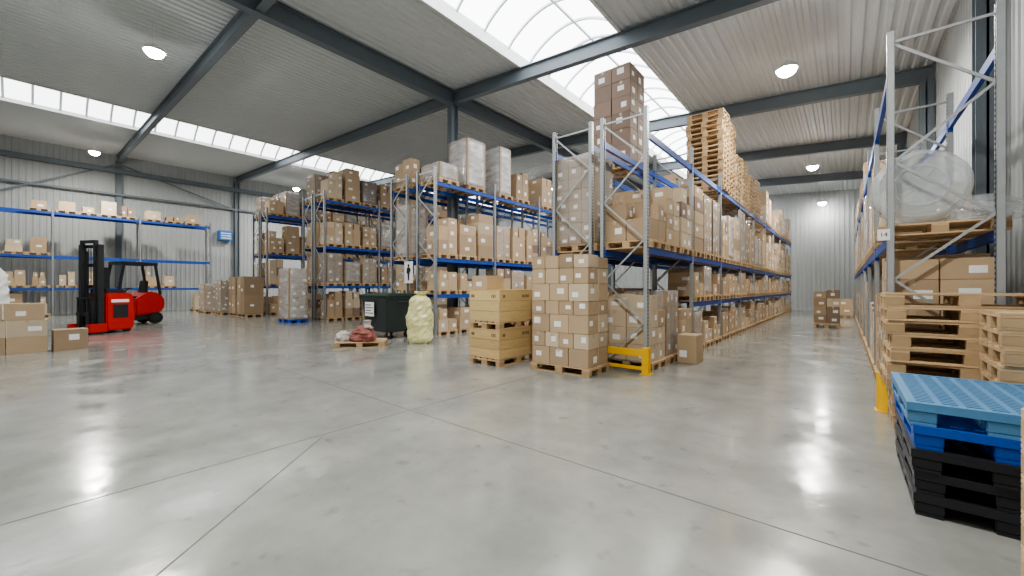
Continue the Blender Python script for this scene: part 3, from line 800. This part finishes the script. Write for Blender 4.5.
# ------------------------------------------------------------------ waste container, bag, pallet with sack
e = put('waste_container', None, (-10.75, 7.05, 0), label='dark wheeled waste container with flat lid before second rack', cat='container')
mb = MB(); rs = []
for z, sx, sy in ((.2, .54, .40), (.3, .57, .44), (1.15, .67, .52), (1.2, .70, .55), (1.24, .70, .55)):
    rs.append([(-sx, -sy, z), (sx, -sy, z), (sx, sy, z), (-sx, sy, z)])
put('body', mb.rings(rs).mesh('body', M['bin'], bevel=.012), parent=e)
mb = MB().prism([(-.57, 1.245), (.57, 1.245), (.57, 1.28), (.35, 1.34), (-.35, 1.34), (-.57, 1.28)], -.71, .71, 'x')
put('lid', mb.mesh('lid', M['green'], bevel=.012), parent=e, label='dark green lid')
for sx in (-1, 1):
    put('handle', MB().cyl((sx * .74, -.2, 1.1), (sx * .74, .2, 1.1), .018).mesh('handle', M['dark']), parent=e)
    for sy in (-1, 1):
        w = put('caster', MB().cyl((sx * .45 - .025, sy * .33, .1), (sx * .45 + .025, sy * .33, .1), .1, n=20).mesh('caster', M['rubber']), parent=e)
        put('fork', MB().box(sx * .45 - .04, sx * .45 + .04, sy * .33 - .03, sy * .33 + .03, .1, .22).mesh('fork', M['galv']), parent=w)
mb = MB().box(-.42, .06, -.56, -.545, .66, 1.08)
for i in range(4): mb.box(-.38, .02 - .1 * (i % 2), -.562, -.56, .74 + i * .08, .765 + i * .08, 1)
put('paper_notice', mb.mesh('paper_notice', [M['white'], M['dark']]), parent=e, label='white notice plate on front')
e = put('trash_bag', None, (-8.98, 6.86, 0), label='tall pale yellow plastic bag standing beside the dark waste container', cat='bag')
put('bag_body', blob(.35, .33, 1.3, 9, 'bagy', 'bag_body', prof=((0, .8), (.08, 1.0), (.3, .95), (.5, 1.02), (.7, .9), (.88, .85), (.96, .7), (1, .4)), jit=.06, rough=.95, smooth=False, n=26, nz=18, lobes=4), parent=e)
put('knotted_top', blob(.18, .16, .15, 12, 'bagy', 'knotted_top', prof=((0, .7), (.3, .5), (.6, .9), (1, 1)), jit=.14, rough=.9, smooth=False, n=18, nz=6), (.04, 0, 1.26), parent=e)
pallet(-9.62, 5.5, 0, 1.2, .8, .9, 'wooden pallet carrying a reddish sack on open floor', 'pallets on the open floor', True)
e = put('sack', None, (-9.52, 5.5, .145), label='crumpled dull red-brown sack lying on low wooden pallet', cat='sack')
put('sack_body', blob(.38, .28, .40, 21, 'bagr', 'sack_body', prof=((0, .9), (.2, 1), (.55, .85), (.85, .55), (1, .2)), jit=.12, rough=.8, smooth=False, n=20, nz=9, lobes=3), parent=e)
put('gathered_neck', blob(.15, .13, .2, 22, 'bagd', 'gathered_neck', prof=((0, 1), (.5, .6), (.75, .65), (1, .8)), jit=.16, rough=.9, smooth=False, n=14, nz=6), (.1, .04, .33), parent=e)
put('sack', blob(.18, .2, .26, 23, 'bagd', 'sack', prof=((0, .9), (.3, 1), (.7, .8), (1, .3)), jit=.12, rough=.8, smooth=False, n=20, nz=8), (-9.88, 5.14, .145), label='small dull whitish sack beside red-brown sack on low pallet', cat='sack')

# ------------------------------------------------------------------ left cartons on floor
for k in range(3):
    for j in range(2):
        y = -.64 + .62 * j - (.05 if k == 2 else 0)
        t = [0, 3, 0][k]
        carton(-14.7, y, k * .382, .5, .6, .38, R.uniform(-.02, .02), t, '%s carton, %s layer, %s of pile at left edge' % (TONES[t], ['bottom', 'middle', 'top'][k], ['left', 'right'][j]), 'cartons piled at the left edge', '+x', True)
carton(-14.6, .64, 0, .5, .56, .5, .05, 1, 'single brown carton on floor right of the left pile', 'cartons on the open floor', '+x', True)
pallet(-17.5, -.78, 0, 1.2, .8, PI / 2, 'wooden pallet under the whitish plastic bundle at left edge', 'pallets on the open floor', True)
e = put('wrapped_bundle', None, (-17.5, -.84, .145), label='whitish plastic wrapped bundle standing behind the left carton pile', cat='wrapped load')
put('plastic_cover', blob(.42, .52, 2.05, 31, 'bagw', 'plastic_cover', prof=((0, .9), (.1, 1), (.6, .98), (.8, .92), (.93, .7), (1, .3)), jit=.05, rough=.9, smooth=False, n=30, nz=22), parent=e)
put('tied_neck', blob(.15, .15, .16, 32, 'bagw', 'tied_neck', prof=((0, .6), (.4, .5), (1, 1)), jit=.14, rough=.9, smooth=False, n=16, nz=5), (0, 0, 2.02), parent=e)

# floor loads further back
wrapped(-18.75, 7.45, 0, 1.15, .8, 2.2, 'film wrapped carton load on blue pallet before third rack', 'filmh', palm='pb', tone=1, L=(1.2, .8))
load(-24.1, 7.45, 0, 1.1, .9, 1.95, 2, 1, 2, 'large floor stack before fourth rack', 'large cartons on the floor before the fourth rack', tone=1, pal=(1.2, .8), force=True, drop=0, mix=False)
load(-25.5, 7.45, 0, 1.1, .9, 1.95, 2, 1, 2, 'second large floor stack before fourth rack', 'large cartons on the floor before the fourth rack', tone=1, pal=(1.2, .8), force=True, drop=0, mix=False)
wrapped(-27.2, 7.2, 0, 1.15, .8, 1.8, 'film wrapped load left of the large floor cartons', 'film', tone=1, L=(1.2, .8))
wrapped(-29.3, 6.9, 0, 1.1, .8, 1.6, 'film wrapped low load on floor near left wall', 'film', tone=1, L=(1.2, .8))
load(-.55, 20.2, 0, .8, 1.1, 1.28, 2, 3, 4, 'floor stack at far end of right aisle', 'cartons on the floor in the right aisle', pal=(1.2, .8), tone=1, faces='-y', force=True)
load(.0, 27.2, 0, .6, 1.1, .9, 1, 2, 2, 'small floor stack deep in right aisle', 'cartons on the floor in the right aisle', pal=(1.2, .6), tone=0, faces='-y')

# ------------------------------------------------------------------ heater on left wall
e = put('wall_heater', None, (XL + .06, 9.1, 4.95), label='blue box heater fixed high on the left wall', cat='heater')
put('casing', MB().box(0, .5, -.4, .4, 0, .7).mesh('casing', M['screen'], bevel=.02), parent=e)
g = MB()
for i in range(3): g.box(.5, .515, -.3, .3, .12 + i * .17, .19 + i * .17)
put('grille', g.mesh('grille', M['white']), parent=e)

# ------------------------------------------------------------------ lift trucks
def P(e):
    return lambda n, mb, m, b=0, lab=None: put(n, mb.mesh(n, M[m], bevel=b), parent=e, label=lab)
def stacker(loc, rz):
    e = put('stacker_truck', None, loc, rz, label='compact red stacker truck with tall black mast on open floor', cat='stacker')
    p = P(e)
    p('base_body', MB().prism([(-.32, .09), (.42, .09), (.48, .25), (.46, 1.2), (.36, 1.34), (-.32, 1.34)], -.47, .47), 'red', .035)
    p('top_cover', MB().prism([(-.28, 1.34), (.32, 1.34), (.2, 1.44), (-.28, 1.48)], -.38, .38), 'dark', .02)
    p('vent_panel', MB().box(.47, .482, -.15, .28, .5, .95), 'dark', .004)
    p('pale_marking', MB().box(.47, .48, -.2, .3, 1.02, 1.12), 'white', 0, 'pale marking strip on red panel')
    for s in (-1, 1):
        p('outrigger', MB().box(s * .42 - .09, s * .42 + .09, -.8, -.32, .06, .34), 'red', .015)
        w = p('wheel', MB().cyl((s * .42 - .05, -.72, .075), (s * .42 + .05, -.72, .075), .075, n=20), 'rubber')
        w = p('wheel', MB().cyl((s * .36 - .05, .3, .11), (s * .36 + .05, .3, .11), .11, n=20), 'rubber')
        p('mast_rail', MB().box(s * .40 - .045, s * .40 + .045, -.54, -.38, .1, 2.92), 'dark', .006)
        p('mast_rail', MB().box(s * .30 - .035, s * .30 + .035, -.57, -.46, .2, 3.06), 'dark', .006)
        p('lift_cylinder', MB().cyl((s * .23, -.44, .2), (s * .23, -.44, 2.7), .03), 'dark')
        p('chain', MB().box(s * .05 - .012, s * .05 + .012, -.5, -.49, .5, 2.85), 'black')
        mb = MB(); mb.box(s * .2 - .06, s * .2 + .06, -.69, -.64, .1, .7); mb.box(s * .2 - .06, s * .2 + .06, -.85, -.64, .07, .11)
        p('fork', mb, 'black', .004)
    for z in (.4, 1.5, 2.2, 2.82): p('mast_crossbar', MB().box(-.39, .39, -.42, -.38, z, z + .1), 'dark', .005)
    p('mast_crossbar', MB().box(-.28, .28, -.55, -.5, 2.96, 3.06), 'dark', .005)
    mb = MB(); mb.box(-.36, .36, -.65, -.60, .2, .3); mb.box(-.36, .36, -.65, -.60, .6, .7)
    for x in (-.32, -.1, .1, .32): mb.box(x - .02, x + .02, -.64, -.60, .2, 1.2)
    mb.box(-.36, .36, -.64, -.60, 1.15, 1.2)
    p('fork_carriage', mb, 'dark')
    p('tiller', MB().bar((0, .34, 1.25), (0, .58, 1.48), .05, .05), 'dark', .008)
    p('tiller_grip', MB().cyl((-.16, .58, 1.49), (.16, .58, 1.49), .025), 'black')
stacker((-19.25, 1.72, 0), math.radians(26))
def forklift(loc, rz):
    e = put('forklift', None, loc, rz, label='red forklift with black overhead guard, partly behind the stacker truck', cat='forklift')
    p = P(e)
    p('rear_body', MB().prism([(-.1, .36), (.72, .42), (.92, .58), (.96, .9), (.9, 1.12), (.74, 1.28), (.4, 1.36), (-.1, 1.0)], -.52, .52), 'red', .06)
    p('front_cowl', MB().prism([(-.8, .2), (-.1, .2), (-.1, .62), (-.5, .72), (-.62, 1.15), (-.8, 1.2)], -.52, .52), 'red', .03)
    p('undercarriage', MB().box(-.4, .4, -.1, .8, .16, .5), 'dark', .02)
    for s in (-1, 1):
        for y, r in ((-.62, .28), (.62, .24)):
            w = p('wheel', MB().cyl((s * .44 - .09, y, r), (s * .44 + .09, y, r), r, n=24), 'rubber')
            put('hub', MB().cyl((s * .53, y, r), (s * .545, y, r), r * .5, n=18).mesh('hub', M['dark']), parent=w)
        p('guard_post', MB().bar((s * .48, -.65, 1.1), (s * .48, -.45, 2.5), .08, .08), 'dark', .008)
        p('guard_post', MB().bar((s * .48, .78, 1.22), (s * .48, .6, 2.5), .08, .08), 'dark', .008)
        p('mast_rail', MB().box(s * .34 - .05, s * .34 + .05, -1.02, -.85, .08, 2.3), 'dark', .006)
    for z in (.35, 1.2, 2.2): p('mast_crossbar', MB().box(-.34, .34, -.9, -.86, z, z + .1), 'dark', .005)
    mb = MB()
    for s in (-1, 1): mb.box(s * .48 - .05, s * .48 + .05, -.49, .66, 2.45, 2.57)
    for y in (-.47, .64): mb.box(-.48, .48, y - .05, y + .05, 2.45, 2.57)
    for i in range(7): y = -.34 + i * .14; mb.box(-.46, .46, y - .02, y + .02, 2.48, 2.54)
    p('overhead_guard', mb, 'dark')
    p('seat', MB().box(-.26, .26, -.08, .36, .97, 1.16), 'black', .04)
    p('backrest', MB().prism([(.30, 1.12), (.42, 1.12), (.5, 1.8), (.4, 1.82)], -.24, .24), 'black', .03)
    mb = MB(); c = Vector((0, -.34, 1.42)); ax = Vector((0, .57, .82)); a = Vector((1, 0, 0)); b = ax.cross(a)
    for i in range(20):
        t0, t1 = 2 * PI * i / 20, 2 * PI * (i + 1) / 20
        mb.cyl(c + (a * math.cos(t0) + b * math.sin(t0)) * .16, c + (a * math.cos(t1) + b * math.sin(t1)) * .16, .016, n=6)
    mb.bar(c - a * .16, c + a * .16, .03, .02); mb.bar(c, c - ax * .4, .04, .04)
    p('steering_wheel', mb, 'black')
    p('rear_grille', MB().box(-.3, .3, .93, .972, .7, .92), 'black')
forklift((-22.9, 2.72, 0), math.radians(18))

finish_cartons(305)
finish_pallets(292)

# ------------------------------------------------------------------ world, camera
w = bpy.data.worlds.new('world'); SC.world = w; w.use_nodes = True
w.node_tree.nodes['Background'].inputs[0].default_value = (.8, .88, 1, 1); w.node_tree.nodes['Background'].inputs[1].default_value = .6
cd = bpy.data.cameras.new('camera'); cd.sensor_width = 36; cd.lens = 401 / 1024 * 36; cd.clip_start = .05; cd.clip_end = 200
co = bpy.data.objects.new('camera', cd); COL.objects.link(co); co.location = (0, 0, CAMH); co.rotation_euler = (PI / 2, 0, YAW)
SC.camera = co
try:
    SC.view_settings.view_transform = 'AgX'; SC.view_settings.look = 'AgX - Medium High Contrast'; SC.view_settings.exposure = -.13
except Exception as ex: print(ex)
